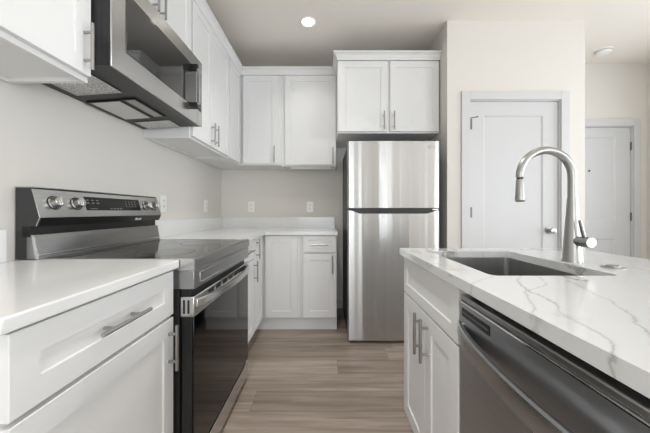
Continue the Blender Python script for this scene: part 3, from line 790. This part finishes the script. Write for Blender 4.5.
# faucet
FXc, FYc = .909, 1.027
t = thing('faucet', 'tall brushed nickel gooseneck pull-down faucet on the island', 'faucet', (FXc, FYc, ZT))
zc, R = 1.226, .0970
part('base', B().lathe((FXc, FYc, ZT), (0, 0, 1), [(0, .0315), (.004, .0315), (.008, .030), (.10, .0245), (.17, .0192), (.235, .0158), (.2352, .0145), (.238, .0145)], 32), 'nickel_warm', t)
pts = [(FXc, FYc, ZT+.238), (FXc, FYc, zc-.02)]
for k in range(0, 25):
    an = math.pi*k/24*.985; pts.append((FXc-R+R*math.cos(an), FYc, zc+R*math.sin(an)))
pts.append((pts[-1][0]+.0015, FYc, pts[-1][2]-.006))
rr = [.0147]*2+[.0147-.0014*k/24 for k in range(25)]+[.0133]
part('spout', B().tube(pts, rr, 24), 'nickel_warm', t)
e = Vector(pts[-1]); dv = Vector((-.004, 0, -1)).normalized()
part('spout_collar', B().lathe(e, dv, [(0, .0105), (.008, .0105)], 20), 'black', t)
sh_ = part('spray_head', B().lathe(e+dv*.008, dv, [(0, .0125), (.004, .0133), (.045, .0152), (.077, .0170), (.080, .0155), (.080, 0)], 28), 'nickel_warm', t)
part('spray_face', B().lathe(e+dv*.0876, dv, [(0, .0145), (.003, .0125)], 24), 'blackmatte', sh_)
hz_ = ZT+.077
part('handle_hub', B().lathe((FXc+.002, FYc-.012, hz_), (0, -1, 0), [(0, .0178), (.024, .0178), (.0245, .0168), (.0265, .0168), (.027, .0188), (.058, .0188), (.060, .0175), (.060, 0)], 32), 'nickel_warm', t)
part('lever', B().tube([(FXc-.004, FYc-.052, hz_+.012), (FXc-.013, FYc-.054, hz_+.040), (FXc-.024, FYc-.056, hz_+.076)], [.0065, .0058, .0052], 14), 'nickel_warm', t)
# deck cap
ax, ay = .94, .912
t = thing('air_switch', 'flat round metal cap set in the island countertop to the right of the faucet', 'button', (ax, ay, ZT))
part('flange', B().lathe((ax, ay, ZT), (0, 0, 1), [(0, .031), (.002, .031), (.004, .027), (.004, .018)], 32), 'nickel', t)
part('button_top', B().lathe((ax, ay, ZT+.004), (0, 0, 1), [(0, .018), (.003, .018), (.005, .015), (.005, 0)], 28), 'nickel_warm', t)

# dishwasher
DY0, DY1 = .208, .815
t = thing('dishwasher', 'dark stainless dishwasher with a curved bar handle in the island', 'dishwasher', (.6, .5, 0))
part('tub', B().box(.455, DY0+.004, .10, .995, .785, .862), 'blackmatte', t)
dd = part('door', B().box(.392, DY0, .125, .4535, DY1, .838, .002), 'steel_dw', t)
part('top_edge', B().box(.394, DY0, .840, .4535, DY1, .857, .004), 'steel_dark', dd)
part('door_crease', B().box(.3905, DY0+.001, .8355, .396, DY1-.001, .8405, .001), 'chrome', dd)
part('kick_plate', B().box(.445, DY0+.004, 0, .455, DY1-.004, .115), 'black', t)
vf = part('status_window', B().box(.3905, .664, .800, .3935, .800, .824, .0008), 'black', dd, 'black slot with a light line')
part('status_line', B().box(.3898, .672, .8105, .3912, .794, .8135), 'grey_mark', vf)
hb = B(); bm = hb.bm; rings = []; n = 30
for k in range(n+1):
    u_ = k/n; y = DY0+.004+u_*(DY1-DY0-.006); s_ = math.sin(math.pi*u_)
    xo = .386-.046*min(1, s_**.65); hw = .026
    th = .016
    z = .756
    rings.append([bm.verts.new(q) for q in ((xo+th, y, z+hw*.8), (xo+.003, y, z+hw), (xo, y, z+hw*.80), (xo-.001, y, z), (xo+.002, y, z-hw*.85), (xo+.006, y, z-hw), (xo+th, y, z-hw*.8))])
for p, q in zip(rings, rings[1:]):
    for k in range(7): bm.faces.new((p[k], p[(k+1) % 7], q[(k+1) % 7], q[k]))
bm.faces.new(rings[0]); bm.faces.new(rings[-1][::-1])
hb.box(.384, DY1-.022, .735, .396, DY1-.003, .779, .003).box(.384, DY0+.003, .735, .396, DY0+.022, .779, .003)
part('handle', hb, 'steel_handle', dd)

# ------------------------------------------------------------------ outlets
def outlet(loc, face, label, kind='outlet'):
    t = thing('wall_outlet', label, 'outlet', loc, 'white outlet plates above the counter')
    mt = Matrix.Translation(loc) @ (Matrix.Rotation(math.pi/2, 4, 'Z') if face == 'L' else Matrix.Identity(4))
    part('plate', B().box(-.0365, -.006, -.06, .0365, 0, .06, .003).xf(mt), 'plastic_white', t)
    for s in (-1, 1):
        f = part('receptacle', B().box(-.017, -.008, s*.021-.014, .017, -.0055, s*.021+.014, .002).xf(mt), 'plastic_white', t)
        b = B()
        for x in (-.007, .007): b.box(x-.0012, -.0084, s*.021-.002, x+.0012, -.0078, s*.021+.008)
        b.box(-.002, -.0084, s*.021-.010, .002, -.0078, s*.021-.006)
        part('slots', b.xf(mt), 'slot', f)
outlet((XW, 2.03, 1.155), 'L', 'white outlet on the left wall just beyond the range')
outlet((XW, 2.75, 1.155), 'L', 'white outlet on the left wall near the far corner')
outlet(((251.4-325.5)/88, YW, 1.150), 'K', 'white outlet on the far wall above the corner counter')
outlet(((310-325.5)/88, YW, 1.150), 'K', 'white outlet on the far wall nearest the fridge')

# ------------------------------------------------------------------ ceiling fixtures
def downlight(x, y, label, power=9):
    t = thing('recessed_light', label, 'ceiling light', (x, y, ZC), 'recessed ceiling lights')
    part('trim_ring', B().lathe((x, y, ZC), (0, 0, -1), [(0, .068), (.003, .068), (.007, .060), (.003, .054)], 36), 'plastic_white', t)
    part('diffuser', B().lathe((x, y, ZC-.003), (0, 0, -1), [(0, .0535), (.003, .048), (.004, 0)], 32), 'lamp', t)
    area('recessed_lamp', (x, y, ZC-.012), (0, 0, 0), .11, .11, power, (1, .975, .94), 'DISK', math.radians(105))
downlight(-.15, 2.42, 'round recessed light glowing in the ceiling above the aisle', 2.5)
for x, y, n_, p_ in ((-.15, .95, 'above the aisle between range and island', 5), (.95, .95, 'above the island', 1), (-.15, -.6, 'behind the viewer on the kitchen side', 8),
                     (-.15, 1.75, 'above the aisle in front of the range', 6), (1.1, -1.4, 'in the middle of the living room', 4), (2.5, .2, 'on the entrance side', 1)):
    downlight(x, y, 'unseen recessed light added as fill '+n_, p_)  # out of view, added to light the counters and floor
t = thing('smoke_detector', 'white round smoke detector on the ceiling near the entrance door', 'smoke detector', (2.84, 2.85, ZC))
part('mounting_plate', B().lathe((2.84, 2.85, ZC), (0, 0, -1), [(0, .072), (.010, .072)], 36), 'plastic_white', t)
cv_ = part('cover', B().lathe((2.84, 2.85, ZC-.010), (0, 0, -1), [(0, .066), (.012, .066), (.024, .055), (.030, .035), (.031, 0)], 36), 'plastic_white', t)
part('vent_ring', B().lathe((2.84, 2.85, ZC-.012), (0, 0, -1), [(0, .0675), (.004, .0675)], 36), 'grey_mark', cv_)
